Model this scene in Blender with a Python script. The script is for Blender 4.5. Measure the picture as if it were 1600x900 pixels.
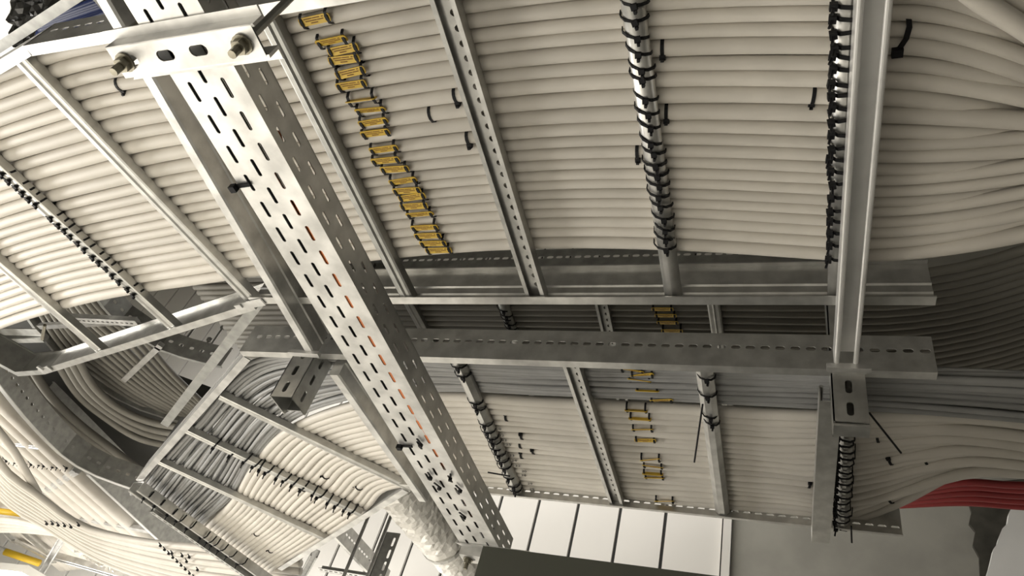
import bpy, math, random
from mathutils import Vector, Matrix
rnd = random.Random(7)
SC = bpy.context.scene
COL = SC.collection
for o in list(bpy.data.objects):
    bpy.data.objects.remove(o)

# ------------------------------------------------------------------ camera
CZ = 1.6                                    # eye height; every height h below is measured from the eye
M = ((0.93675560, -0.00566373, -0.34993838),
     (0.25001765, 0.71050757, 0.65777668),
     (0.24490839, -0.70366676, 0.66698798))
FPX = 1134.2
cam = bpy.data.objects.new('camera', bpy.data.cameras.new('camera'))
COL.objects.link(cam)
cam.data.sensor_width = 36.0
cam.data.lens = FPX * 36.0 / 1600.0
cam.data.clip_start = 0.02
cam.matrix_world = Matrix(((M[0][0], -M[0][1], -M[0][2], 0), (M[1][0], -M[1][1], -M[1][2], 0),
                           (M[2][0], -M[2][1], -M[2][2], CZ), (0, 0, 0, 1)))
SC.camera = cam

# ------------------------------------------------------------------ world, exposure, lamps
w = bpy.data.worlds.new('world'); SC.world = w; w.use_nodes = True
w.node_tree.nodes['Background'].inputs[0].default_value = (1.0, 0.97, 0.92, 1)
w.node_tree.nodes['Background'].inputs[1].default_value = 0.05
SC.view_settings.view_transform = 'Standard'
SC.view_settings.look = 'None'
SC.view_settings.gamma = 1.0
SC.view_settings.exposure = 0.06
SC.view_settings.use_curve_mapping = False


def lamp(name, loc, rot, sx, sy, power, color=(1, 0.96, 0.895)):
    d = bpy.data.lights.new(name, 'AREA'); d.shape = 'RECTANGLE'; d.size = sx; d.size_y = sy
    d.energy = power; d.color = color
    o = bpy.data.objects.new(name, d); COL.objects.link(o)
    o.location = loc; o.rotation_euler = rot
    return o


R = math.radians
# lamps: long rows of luminaires hung below the trays on the left, a weak far one, and an added wall light
lamp('lamp_row_left', (-3.2, 0.5, 1.9), (0, R(-8), 0), 0.4, 3.0, 205)
lamp('lamp_row_far_left', (-5.2, 0.9, 1.3), (0, R(-104), 0), 0.7, 2.6, 160)
lamp('lamp_row_back', (-3.5, 3.75, 1.9), (R(155), R(0), 0), 2.6, 0.25, 22)
lamp('added_wall_wash_light', (-2.4, 3.3, 5.4), (R(32), R(0), 0), 4.0, 0.3, 58)  # added unseen light that brightens the back wall panels

# ------------------------------------------------------------------ helpers


def ray(px, py):
    a, b = (px - 800) / FPX, (py - 450) / FPX
    return Vector([m[0] * a + m[1] * b + m[2] for m in M])


def at(px, py, h):
    "the point of the level plane h above the eye that the photograph shows at a pixel"
    r = ray(px, py); return r * (h / r.z)


def aty(px, py, y):
    r = ray(px, py); return r * (y / r.y)


def tag(o, label=None, cat=None, group=None, kind=None):
    if label: o['label'] = label
    if cat: o['category'] = cat
    if group: o['group'] = group
    if kind: o['kind'] = kind
    return o


def origin_of(o):
    return Vector(o.get('_org', (0, 0, 0))) if o else Vector()


ORG = {}


def empty(name, org, label, cat, group=None, rz=0.0):
    o = bpy.data.objects.new(name, None); COL.objects.link(o)
    o.empty_display_size = 0.05
    org = Vector(org); ORG[o.name] = org
    o.location = (org.x, org.y, org.z + CZ)
    return tag(o, label, cat, group)


def mk(name, geo, mat, parent=None, smooth=False, kind=None):
    V, F = geo
    V = [Vector(v) for v in V]
    xs = [v.x for v in V]; ys = [v.y for v in V]; zs = [v.z for v in V]
    org = Vector(((min(xs) + max(xs)) / 2, (min(ys) + max(ys)) / 2, min(zs)))
    me = bpy.data.meshes.new(name)
    me.from_pydata([v - org for v in V], [], F)
    me.materials.append(mat)
    if smooth:
        me.polygons.foreach_set('use_smooth', [True] * len(me.polygons))
    me.update()
    o = bpy.data.objects.new(name, me); COL.objects.link(o)
    ORG[o.name] = org
    if parent:
        o.parent = parent
        o.location = org - ORG[parent.name]
    else:
        o.location = (org.x, org.y, org.z + CZ)
    if kind: o['kind'] = kind
    return o


def join(*gs):
    V = []; F = []
    for v, f in gs:
        n = len(V); V += list(v); F += [tuple(i + n for i in q) for q in f]
    return V, F


def sweep(profile, pts, up=Vector((0, 0, 1)), closed=True, caps=True, flip=False):
    "closed 2D profile (side, up) swept along a polyline with mitred corners"
    pts = [Vector(p) for p in pts]; n = len(pts); k = len(profile)
    V = []; F = []
    for i, p in enumerate(pts):
        d0 = (pts[i] - pts[i - 1]).normalized() if i else None
        d1 = (pts[i + 1] - pts[i]).normalized() if i < n - 1 else None
        d = ((d0 or d1) + (d1 or d0)).normalized()
        side = d.cross(up).normalized()
        u = side.cross(d).normalized()
        sc = 1.0
        if d0 and d1:
            sc = 1.0 / max(0.35, d.dot(d1))
        for a, b in profile:
            V.append(p + side * (a * sc) + u * b)
    for i in range(n - 1):
        for j in range(k if closed else k - 1):
            a = i * k + j; b = i * k + (j + 1) % k
            F.append((a, b, b + k, a + k))
    if closed and caps:
        F.append(tuple(range(k - 1, -1, -1))); F.append(tuple(range((n - 1) * k, n * k)))
    return V, F


def box(c, sx, sy, sz, rz=0.0):
    cx, cy, cz = c; ca, sa = math.cos(rz), math.sin(rz)
    V = []
    for z in (-.5, .5):
        for x, y in ((-.5, -.5), (.5, -.5), (.5, .5), (-.5, .5)):
            X, Y = x * sx, y * sy
            V.append(Vector((cx + X * ca - Y * sa, cy + X * sa + Y * ca, cz + z * sz)))
    return V, [(3, 2, 1, 0), (4, 5, 6, 7), (0, 1, 5, 4), (1, 2, 6, 5), (2, 3, 7, 6), (3, 0, 4, 7)]


def tube(pts, r, n=10, cap=True):
    pts = [Vector(p) for p in pts]; V = []; F = []
    m = len(pts)
    rr = r if isinstance(r, (list, tuple)) else [r] * m
    d = (pts[1] - pts[0]).normalized()
    ref = Vector((0, 0, 1)) if abs(d.z) < 0.9 else Vector((1, 0, 0))
    s = d.cross(ref).normalized()
    for i, p in enumerate(pts):
        a = pts[max(0, i - 1)]; b = pts[min(m - 1, i + 1)]
        d = (b - a).normalized()
        s = (s - d * s.dot(d)).normalized(); t = d.cross(s)
        for j in range(n):
            an = 2 * math.pi * (j + 0.5) / n
            V.append(p + (s * math.cos(an) + t * math.sin(an)) * rr[i])
    for i in range(m - 1):
        for j in range(n):
            a = i * n + j; b = i * n + (j + 1) % n
            F.append((a, a + n, b + n, b))
    if cap:
        F.append(tuple(range(n))); F.append(tuple(range((m - 1) * n + n - 1, (m - 1) * n - 1, -1)))
    return V, F


def rod(p, q, r, n=8):
    return tube([p, q], r, n)


def band(path, wdir, width, thick):
    "flat strap along a path; wdir is the direction of its width"
    path = [Vector(p) for p in path]; wdir = Vector(wdir).normalized(); V = []; F = []; m = len(path)
    for i, p in enumerate(path):
        d = (path[min(m - 1, i + 1)] - path[max(0, i - 1)]).normalized()
        nn = d.cross(wdir).normalized()
        for a, b in ((-.5, -.5), (.5, -.5), (.5, .5), (-.5, .5)):
            V.append(p + wdir * (a * width) + nn * (b * thick))
    for i in range(m - 1):
        for j in range(4):
            a = i * 4 + j; b = i * 4 + (j + 1) % 4
            F.append((a, b, b + 4, a + 4))
    F.append((3, 2, 1, 0)); F.append(tuple((m - 1) * 4 + j for j in range(4)))
    return V, F


def cr(pts, m):
    "Catmull-Rom through pts, m samples evenly by length"
    pts = [Vector(p) for p in pts]
    if len(pts) == 2:
        return [pts[0].lerp(pts[1], i / (m - 1)) for i in range(m)]
    P = [pts[0] * 2 - pts[1]] + pts + [pts[-1] * 2 - pts[-2]]
    S = []
    for i in range(1, len(P) - 2):
        for k in range(12):
            t = k / 12
            a, b, c, d = P[i - 1], P[i], P[i + 1], P[i + 2]
            S.append(0.5 * ((2 * b) + (c - a) * t + (2 * a - 5 * b + 4 * c - d) * t * t + (3 * b - a - 3 * c + d) * t ** 3))
    S.append(pts[-1])
    L = [0]
    for i in range(1, len(S)): L.append(L[-1] + (S[i] - S[i - 1]).length)
    out = []; j = 0
    for i in range(m):
        s = L[-1] * i / (m - 1)
        while j < len(S) - 2 and L[j + 1] < s: j += 1
        f = (s - L[j]) / max(1e-9, L[j + 1] - L[j])
        out.append(S[j].lerp(S[j + 1], min(1, f)))
    return out


def hole_cell(u0, u1, v0, v1, hole, n=12):
    "faces of a rectangle with an obround hole, in 2D: (outer points, inner points)"
    uc, vc, lu, lv = hole
    inn = []; out = []
    angs = [2 * math.pi * (i + 0.5) / n for i in range(n)]
    for a0 in (math.atan2(v1 - vc, u1 - uc), math.atan2(v1 - vc, u0 - uc), math.atan2(v0 - vc, u0 - uc), math.atan2(v0 - vc, u1 - uc)):
        angs.append(a0 % (2 * math.pi))
    angs = sorted(angs)
    rr = min(lu, lv) / 2
    for a in angs:
        c, s = math.cos(a), math.sin(a)
        ts = []
        if c > 1e-9: ts.append((u1 - uc) / c)
        if c < -1e-9: ts.append((u0 - uc) / c)
        if s > 1e-9: ts.append((v1 - vc) / s)
        if s < -1e-9: ts.append((v0 - vc) / s)
        t = min(ts); out.append((uc + c * t, vc + s * t))
        if lu >= lv:
            inn.append((uc + (lu / 2 - rr) * (1 if c > 0 else -1) + rr * c, vc + rr * s))
        else:
            inn.append((uc + rr * c, vc + (lv / 2 - rr) * (1 if s > 0 else -1) + rr * s))
    return out, inn


def perf(u0, u1, v0, v1, rows, mapper, thick=0.0015):
    """sheet with obround holes: rows = list of (va, vb, [holes]); holes sorted along u, each row band split into cells.
    mapper(u, v, t) -> point; t is the depth into the sheet"""
    V = []; F = []

    def q(pts):
        i = len(V); V.extend(mapper(u, v, t) for u, v, t in pts); F.append(tuple(range(i, i + len(pts))))
    vs = v0
    for va, vb, holes in rows:
        if va > vs + 1e-6:
            q([(u0, vs, 0), (u1, vs, 0), (u1, va, 0), (u0, va, 0)]); q([(u0, va, thick), (u1, va, thick), (u1, vs, thick), (u0, vs, thick)])
        holes = [h for h in holes if h[0] - h[2] / 2 > u0 + .001 and h[0] + h[2] / 2 < u1 - .001]
        cu = u0
        for i, h in enumerate(holes):
            nu = u1 if i == len(holes) - 1 else (h[0] + h[2] / 2 + holes[i + 1][0] - holes[i + 1][2] / 2) / 2
            out, inn = hole_cell(cu, nu, va, vb, h)
            m = len(out)
            for j in range(m):
                k = (j + 1) % m
                q([(out[j][0], out[j][1], 0), (out[k][0], out[k][1], 0), (inn[k][0], inn[k][1], 0), (inn[j][0], inn[j][1], 0)])
                q([(out[k][0], out[k][1], thick), (out[j][0], out[j][1], thick), (inn[j][0], inn[j][1], thick), (inn[k][0], inn[k][1], thick)])
                q([(inn[j][0], inn[j][1], 0), (inn[k][0], inn[k][1], 0), (inn[k][0], inn[k][1], thick), (inn[j][0], inn[j][1], thick)])
            cu = nu
        if not holes:
            q([(u0, va, 0), (u1, va, 0), (u1, vb, 0), (u0, vb, 0)]); q([(u0, vb, thick), (u1, vb, thick), (u1, va, thick), (u0, va, thick)])
        vs = vb
    if v1 > vs + 1e-6:
        q([(u0, vs, 0), (u1, vs, 0), (u1, v1, 0), (u0, v1, 0)]); q([(u0, v1, thick), (u1, v1, thick), (u1, vs, thick), (u0, vs, thick)])
    return V, F


def line_map(p0, p1, vdir, ndir):
    p0 = Vector(p0); d = (Vector(p1) - p0).normalized(); vdir = Vector(vdir); ndir = Vector(ndir)
    return lambda u, v, t: p0 + d * u + vdir * v + ndir * t


ORD = ('first second third fourth fifth sixth seventh eighth ninth tenth eleventh twelfth thirteenth fourteenth '
       'fifteenth sixteenth seventeenth eighteenth nineteenth twentieth twenty-first twenty-second twenty-third '
       'twenty-fourth twenty-fifth twenty-sixth twenty-seventh twenty-eighth twenty-ninth thirtieth thirty-first '
       'thirty-second thirty-third thirty-fourth thirty-fifth').split()

# ------------------------------------------------------------------ materials


def mat(name, col, rough=0.5, metal=0.0, var=0.0, scale=20.0, bump=0.0, col2=None, objvar=0.0, spec=0.5, stretch=None, coat=0.0):
    m = bpy.data.materials.new(name); m.use_nodes = True
    nt = m.node_tree; b = nt.nodes['Principled BSDF']
    b.inputs['Base Color'].default_value = (*col, 1); b.inputs['Roughness'].default_value = rough
    b.inputs['Metallic'].default_value = metal
    b.inputs['Specular IOR Level'].default_value = spec
    src = None
    if var or bump or col2:
        tc = nt.nodes.new('ShaderNodeTexCoord'); no = nt.nodes.new('ShaderNodeTexNoise')
        no.inputs['Scale'].default_value = scale; no.inputs['Detail'].default_value = 5
        vec = tc.outputs['Object']
        if stretch:
            mp = nt.nodes.new('ShaderNodeMapping'); mp.inputs['Scale'].default_value = stretch
            nt.links.new(vec, mp.inputs['Vector']); vec = mp.outputs['Vector']
        nt.links.new(vec, no.inputs['Vector'])
        src = no.outputs['Fac']
    colsock = None
    if var or col2:
        ra = nt.nodes.new('ShaderNodeValToRGB')
        c2 = col2 or tuple(c * (1 - var) for c in col)
        ra.color_ramp.elements[0].position = 0.35; ra.color_ramp.elements[1].position = 0.65
        ra.color_ramp.elements[0].color = (*c2, 1); ra.color_ramp.elements[1].color = (*col, 1)
        nt.links.new(src, ra.inputs['Fac']); colsock = ra.outputs['Color']
    if objvar:
        oi = nt.nodes.new('ShaderNodeObjectInfo'); mr = nt.nodes.new('ShaderNodeMapRange')
        mr.inputs['To Min'].default_value = 1 - objvar; mr.inputs['To Max'].default_value = 1 + objvar * .5
        nt.links.new(oi.outputs['Random'], mr.inputs['Value'])
        mx = nt.nodes.new('ShaderNodeMix'); mx.data_type = 'RGBA'; mx.blend_type = 'MULTIPLY'; mx.inputs[0].default_value = 1
        if colsock: nt.links.new(colsock, mx.inputs[6])
        else: mx.inputs[6].default_value = (*col, 1)
        nt.links.new(mr.outputs['Result'], mx.inputs[7]); colsock = mx.outputs[2]
    if colsock: nt.links.new(colsock, b.inputs['Base Color'])
    if bump:
        bp = nt.nodes.new('ShaderNodeBump'); bp.inputs['Strength'].default_value = bump; bp.inputs['Distance'].default_value = 0.002
        nt.links.new(src, bp.inputs['Height']); nt.links.new(bp.outputs['Normal'], b.inputs['Normal'])
    return m


STEEL = mat('galvanised_steel', (0.66, 0.655, 0.63), 0.36, 0.85, 0.25, 26, 0.05)
STEEL_B = mat('bright_galvanised_steel', (0.74, 0.735, 0.715), 0.38, 0.7, 0.36, 16, 0.06)
STEEL_P = mat('lit_galvanised_steel', (0.86, 0.855, 0.84), 0.36, 0.55, 0.12, 14, 0.05)  # lighter steel copy: light on lips and flanges put into the colour
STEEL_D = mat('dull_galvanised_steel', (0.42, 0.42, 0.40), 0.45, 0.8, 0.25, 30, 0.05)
ZINC = mat('zinc_plated_bolt', (0.30, 0.28, 0.22), 0.35, 0.85, 0.3, 60)
CABLE = mat('pale_grey_pvc', (0.64, 0.605, 0.545), 0.5, 0, 0.07, 14, 0, objvar=0.08, spec=0.35)
GREY = mat('mid_grey_pvc', (0.29, 0.29, 0.285), 0.45, 0, 0.1, 20, 0, objvar=0.18, spec=0.35)
DARKC = mat('shaded_grey_pvc', (0.19, 0.18, 0.155), 0.6, 0, 0.1, 12, 0, objvar=0.1)  # pale cable colour darkened to paint in the shade up there
BLACK = mat('black_nylon', (0.010, 0.010, 0.011), 0.6, spec=0.2)
BLACKC = mat('black_pvc', (0.02, 0.02, 0.021), 0.5)
YELLOW = mat('yellow_marker_plastic', (0.62, 0.41, 0.04), 0.5, 0, 0.1, 60)
PRINT = mat('brown_marker_print', (0.2, 0.09, 0.02), 0.7)
ORANGE = mat('orange_conduit', (0.62, 0.17, 0.04), 0.5)
BLUE = mat('blue_pvc', (0.009, 0.026, 0.13), 0.45, objvar=0.15)
RED = mat('red_pvc', (0.22, 0.022, 0.022), 0.45, objvar=0.15)
WALLP = mat('white_wall_panel', (0.84, 0.82, 0.78), 0.55, 0, 0.03, 2)
SEAM = mat('black_seam', (0.03, 0.03, 0.028), 0.6)
CONC = mat('grey_plaster', (0.40, 0.39, 0.35), 0.85, 0, 0.15, 5, 0.1)
ROCK = mat('broken_plaster', (0.09, 0.085, 0.07), 0.9, 0, 0.5, 8, 0.6)
FOAM = mat('white_plasterboard', (0.66, 0.66, 0.64), 0.8, 0, 0.05, 12, 0.2)
FOIL = mat('aluminium_foil', (0.92, 0.90, 0.86), 0.3, 0.35, 0.12, 45, 1.0, stretch=(1, 1, 1))
CABIN = mat('dark_grey_cabinet_paint', (0.085, 0.088, 0.07), 0.55, 0, 0.1, 3)
FLOORM = mat('pale_floor_tile', (0.68, 0.66, 0.61), 0.5, 0, 0.1, 2)
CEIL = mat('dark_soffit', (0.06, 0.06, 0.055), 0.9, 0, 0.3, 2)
WALLO = mat('hall_wall_paint', (0.32, 0.31, 0.28), 0.8)
FILM = mat('black_plastic_film', (0.02, 0.02, 0.018), 0.22, 0, 0.2, 9, 1.0)
WHITEP = mat('white_metal_paint', (0.8, 0.79, 0.75), 0.4)
YELP = mat('yellow_paint', (0.72, 0.47, 0.03), 0.45)
INK = mat('black_ink', (0.05, 0.05, 0.05), 0.7)
LEDM = bpy.data.materials.new('lit_diffuser'); LEDM.use_nodes = True
_b = LEDM.node_tree.nodes['Principled BSDF']
_b.inputs['Emission Color'].default_value = (1, .96, .88, 1); _b.inputs['Emission Strength'].default_value = 9

# ------------------------------------------------------------------ the room
YW = 4.5
XW = aty(1132, 815, YW).x


def room():
    Z0, Z1 = -CZ, 5.6
    mk('floor', box((-1.5, 0.8, Z0 - .05), 13, 7.8, .1), FLOORM, kind='structure')
    mk('ceiling', box((-1.5, 0.8, Z1 + .05), 13, 7.8, .1), CEIL, kind='structure')
    mk('wall_front', box((-1.5, -3.05, (Z0 + Z1) / 2), 13, .1, Z1 - Z0), WALLO, kind='structure')
    mk('wall_left', box((-7.95, .8, (Z0 + Z1) / 2), .1, 7.8, Z1 - Z0), WALLO, kind='structure')
    mk('wall_right', box((4.95, .8, (Z0 + Z1) / 2), .1, 7.8, Z1 - Z0), WALLO, kind='structure')
    bw = mk('wall_back', box(((-7.9 + XW) / 2, YW + .07, (Z0 + Z1) / 2), 7.9 + XW, .1, Z1 - Z0), SEAM, kind='structure')
    # white wall panels with open black joints, each panel its own piece
    xs = [aty(x, y, YW).x for x, y in ((842, 787), (903, 793), (969, 800), (1040, 807))]
    step = xs[1] - xs[0]
    joints = [xs[0] - step * i for i in range(int((xs[0] + 7.88) / step), 0, -1)] + xs + [XW - .004]
    for i in range(len(joints) - 1):
        a, b = joints[i] + .011, joints[i + 1] - .011
        mk('wall_panel', box(((a + b) / 2, YW + .012, (Z0 + Z1) / 2), b - a, .024, Z1 - Z0), WALLP, bw)
    mk('trim_1', box((XW + .022, YW - .01, (Z0 + Z1) / 2), .05, .06, Z1 - Z0), WALLP, kind='structure')
    x2 = 4.9
    mk('wall_right_back', box(((XW + .05 + x2) / 2, YW + .05, (Z0 + Z1) / 2), x2 - XW - .05, .1, Z1 - Z0), CONC, kind='structure').name = 'wall_side'


room()

# ------------------------------------------------------------------ cable ladders
ZB = 0.985                                     # underside of the near ladders above the eye


def rail_profile(h=.09, fl=.028, t=.003, lip=.012, sgn=1):
    "web at a=0, bottom flange and top lip going towards the inside (sgn)"
    p = [(0, 0), (fl, 0), (fl, t), (t, t), (t, h - t), (lip, h - t), (lip, h), (0, h)]
    return [(a * sgn, b) for a, b in (p if sgn > 0 else p[::-1])]


def flange_profile(fl, t, sgn):
    p = [(0, 0), (fl, 0), (fl, t), (t, t), (t, .02), (0, .02)]
    return [(a * sgn, b) for a, b in (p if sgn > 0 else p[::-1])]


def rail(parent, pts, sgn, holes=True, m=STEEL, h=.09, pitch=.029, fl=.021, name='rail', ridge=False, hv=.0525):
    "side rail along pts (bottom of its web); sgn gives the side of the flange seen along the path"
    pts = [Vector(p) for p in pts]; sgn = -sgn
    if not holes:
        pr = rail_profile(h, fl, sgn=sgn)
        if ridge:                                # two pressed lines along the inner face
            q = [(0, 0), (fl, 0), (fl, .003), (.003, .003), (.003, .024), (.006, .027), (.006, .029), (.003, .032), (.003, .046), (.006, .049),
                 (.006, .051), (.003, .054), (.003, h - .003), (.012, h - .003), (.012, h), (0, h)]
            pr = [(a * sgn, b) for a, b in (q if sgn > 0 else q[::-1])]
        return mk(name, sweep(pr, pts), m, parent)
    g = [sweep(flange_profile(fl, .003, sgn), pts)]
    top = [(0, h - .012), (.002 * sgn, h - .012), (.012 * sgn, h - .002), (.012 * sgn, h), (0, h)]
    g.append(sweep(top if sgn > 0 else top[::-1], pts))
    L = [0]
    for i in range(1, len(pts)): L.append(L[-1] + (pts[i] - pts[i - 1]).length)

    def frame(u):
        for i in range(len(pts) - 1):
            if u <= L[i + 1] or i == len(pts) - 2:
                d = (pts[i + 1] - pts[i]).normalized(); return pts[i] + d * (u - L[i]), d

    def mp(u, v, t):
        p, d = frame(u); s = d.cross(Vector((0, 0, 1))).normalized() * sgn
        return p + Vector((0, 0, v)) + s * t
    if len(pts) == 2:
        n = int(L[-1] / pitch)
        hs = [(pitch * (i + .5), hv, .019, .011) for i in range(n)]
        g.append(perf(0, L[-1],   .006 if hv < .05 else .02, h - .012, [(hv - .0075, hv + .0075, hs)], mp, .002))
    else:
        for i in range(len(pts) - 1):
            seg = L[i + 1] - L[i]
            n = max(1, round(seg / .055)); pp = seg / n
            hs = [(L[i] + pp * (k + .5), .0525, .02, .014) for k in range(n)]

            def mp2(u, v, t, i=i):
                d = (pts[i + 1] - pts[i]).normalized(); s = d.cross(Vector((0, 0, 1))).normalized() * sgn
                return pts[i] + d * (u - L[i]) + Vector((0, 0, v)) + s * t
            g.append(perf(L[i], L[i + 1], .02, h - .012, [(.038, .067, hs)], mp2, .002))
    return mk(name, join(*g), m, parent)


def hat_rung(parent, p, q, m=STEEL, w=.032, h=.022):
    pr = [(-w / 2, h), (-w / 2, .002), (-w / 2 + .004, 0), (-.004, 0), (0, -.003), (.004, 0), (w / 2 - .004, 0), (w / 2, .002), (w / 2, h)]
    return mk('rung', sweep(pr[::-1], [p, q]), m, parent)


def round_rung(parent, p, q, m=STEEL, w=.034, h=.028):
    pr = []
    for i in range(12):
        a = 2 * math.pi * i / 12
        pr.append((math.cos(a) * w / 2, h / 2 + math.sin(a) * h / 2))
    return mk('rung', sweep(pr, [p, q]), m, parent, smooth=True)


def octo_rung(parent, p, q, m=STEEL, w=.036, h=.024):
    c = .011
    pr = [(-w / 2, h), (-w / 2, c), (-w / 2 + c, 0), (w / 2 - c, 0), (w / 2, c), (w / 2, h)]
    return mk('rung', sweep(pr[::-1], [p, q]), m, parent)


def slot_rung(parent, p, q, m=STEEL, w=.036, h=.024):
    "open channel rung: two lips, a recessed web pierced by square slots"
    p, q = Vector(p), Vector(q)
    t = .002; l = .008
    left = [(-w / 2, 0), (-w / 2 + l, 0), (-w / 2 + l, t), (-w / 2 + t, t), (-w / 2 + t, h), (-w / 2, h)]
    right = [(-a, b) for a, b in left][::-1]
    d = (q - p).normalized(); s = d.cross(Vector((0, 0, 1))).normalized(); L = (q - p).length
    n = int(L / .025)
    hs = [(.025 * (i + .5), 0.0065, .0115, .012) for i in range(n)]
    web = perf(0, L, -w / 2 + t, w / 2 - t, [(-.004, .0125, hs)], lambda u, v, tt: p + d * u + s * v + Vector((0, 0, h - .011 + tt)), .002)
    return mk('rung', join(sweep(left, [p, q]), sweep(right, [p, q]), web), m, parent)


def strut_profile(w=.041, h=.041, lip=.009, t=.0025):
    "C channel open downwards with turned-in lips (a, b) around its underside centre"
    o = w / 2; c = lip / 2
    arc = [(-o + c - c * math.cos(R(180 * i / 6)), c * .8 - c * .8 * math.sin(R(180 * i / 6))) for i in range(7)]
    arc2 = [(-a, b) for a, b in arc[::-1]]
    return arc + [(-o + lip - .001, .007), (-o + t, .005), (-o + t, h - t), (o - t, h - t), (o - t, .005), (o - lip + .001, .007)] + arc2 + [(o, h), (-o, h)]
    return [(-o, 0), (-o + lip, 0), (-o + lip, .006), (-o + lip - t, .006), (-o + lip - t, t), (-o + t, t), (-o + t, h - t),
            (o - t, h - t), (o - t, t), (o - lip + t, t), (o - lip + t, .006), (o - lip, .006), (o - lip, 0), (o, 0), (o, h), (-o, h)]


def xy(p, z): return Vector((p[0], p[1], z))


def A_(px, py): return at(px, py, ZB)


# --- near ladder: straight run with a shallow bend to the left
ladA = empty('cable_ladder', at(900, 250, ZB), 'galvanised cable ladder nearest the camera, bending left behind the perforated tray', 'cable ladder')
yf = A_(1000, 476).y; yn = A_(120, 57).y
kn = A_(37, 71); kf = A_(400, 484)
xr = A_(1462, 474).x
rail(ladA, [xy((xr, yf), ZB), xy((kf.x, yf), ZB)], 1, False, STEEL, h=.104, ridge=True)
rail(ladA, [A_(400, 484), A_(70, 585)], 1, False, STEEL)
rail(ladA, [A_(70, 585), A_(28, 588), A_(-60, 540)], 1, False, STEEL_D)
rail(ladA, [xy((xr, yn), ZB), xy((kn.x, yn), ZB)], -1, True, STEEL_B)
rail(ladA, [A_(36, 71), A_(-90, 148)], -1, True, STEEL_B)
ZR = ZB + .005


def runA(f, p, q, m=STEEL):
    return f(ladA, at(*p, ZR), at(*q, ZR), m)


def ext(p, q, y0, y1, z):
    p, q = at(*p, z), at(*q, z); d = q - p
    return p + d * ((y0 - p.y) / d.y), p + d * ((y1 - p.y) / d.y)


r = ext((430, 60), (632, 460), yn + .004, yf - .006, ZR); hat_rung(ladA, *r, STEEL_D, .03)
r = ext((690, 0), (835, 460), yn + .004, yf - .006, ZR); slot_rung(ladA, *r, STEEL, .04)
r = ext((985, 0), (1050, 460), yn + .004, yf - .006, ZR); rungA3 = r; round_rung(ladA, *r, STEEL)
r = ext((1322, 100), (1312, 400), yn + .004, yf - .006, ZR); rungA4 = r; round_rung(ladA, *r, STEEL)
hat_rung(ladA, at(32, 98, ZR), at(398, 478, ZR), STEEL, .036)
hat_rung(ladA, at(-130, 150, ZR), at(272, 517, ZR), STEEL, .034); rungB2 = (at(-130, 150, ZR), at(272, 517, ZR))
hat_rung(ladA, at(-90, 340, ZR), at(158, 553, ZR), STEEL, .034)
# joint plate at the bend on the far rail
jp = join(box(tuple(A_(392, 474) + Vector((0, 0, -.004))), .09, .02, .004, -.2), box(tuple(A_(376, 476) + Vector((0, -.002, -.008))), .02, .012, .005, -.2))
mk('joint_plate', jp, STEEL_B, ladA)
mk('joint_plate', join(box(tuple(A_(72, 576) + Vector((0, 0, -.004))), .06, .022, .004, -.3), box(tuple(A_(66, 572) + Vector((0, 0, -.009))), .012, .02, .006, -.3)), STEEL_B, ladA)

# --- second ladder: parallel run behind, then a bend to the left
ladC = empty('cable_ladder', at(1000, 690, ZB), 'galvanised cable ladder behind the nearest one, holed rails, bending left and away', 'cable ladder')
ycn = A_(1000, 568).y; ycf = A_(1000, 797).y
xcr = A_(1466, 580).x
ecn = A_(380, 557); ecf = A_(634, 772)
rail(ladC, [xy((xcr, ycn), ZB), xy((ecn.x, ycn), ZB)], -1, True, STEEL)
rail(ladC, [A_(380, 557), A_(212, 750)], -1, True, STEEL_B)
rail(ladC, [xy((xcr, ycf), ZB), xy((ecf.x, ycf), ZB)], 1, True, STEEL, fl=.009, hv=.0205)
rail(ladC, [A_(638, 770), A_(440, 892)], 1, False, STEEL_B)
r = ext((712, 570), (805, 772), ycn + .004, ycf - .004, ZR); rungC0 = r; octo_rung(ladC, *r, STEEL, .034)
r = ext((891, 571), (962, 786), ycn + .004, ycf - .004, ZR); slot_rung(ladC, *r, STEEL, .038)
r = ext((1099, 577), (1128, 803), ycn + .004, ycf - .004, ZR); rungC2 = r; octo_rung(ladC, *r, STEEL, .036)
hat_rung(ladC, at(342, 622, ZR), at(642, 767, ZR), STEEL, .03)
hat_rung(ladC, at(283, 672, ZR), at(562, 806, ZR), STEEL, .03); rungE2 = (at(283, 672, ZR), at(562, 806, ZR))
hat_rung(ladC, at(243, 722, ZR), at(508, 845, ZR), STEEL, .03)

# --- high dark ladder above the second one
HD = 1.372
ladD = empty('cable_ladder', at(950, 460, HD), 'dark cable ladder hung higher, seen between the two nearer ladders', 'cable ladder')
ydn = at(1000, 420, HD).y
xd0, xd1 = -1.75, at(1330, 430, HD).x
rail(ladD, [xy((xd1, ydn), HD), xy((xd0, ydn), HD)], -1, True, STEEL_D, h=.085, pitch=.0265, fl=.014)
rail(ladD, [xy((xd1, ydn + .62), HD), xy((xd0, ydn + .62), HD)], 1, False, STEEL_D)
for (p, q, f) in (((785, 480), (800, 525), round_rung), ((940, 480), (950, 525), slot_rung), ((1115, 480), (1122, 530), hat_rung), ((640, 480), (668, 530), hat_rung)):
    a = ext(p, q, ydn + .003, ydn + .61, HD + .005); f(ladD, *a, STEEL_D)
    if f is round_rung: rungD0 = a

# ------------------------------------------------------------------ cables


def cable(pts, rr, m, label, group, n=10, name='cable', cat='cable'):
    o = mk(name, tube(pts, rr, n), m, smooth=True)
    return tag(o, label, cat, group)


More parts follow.
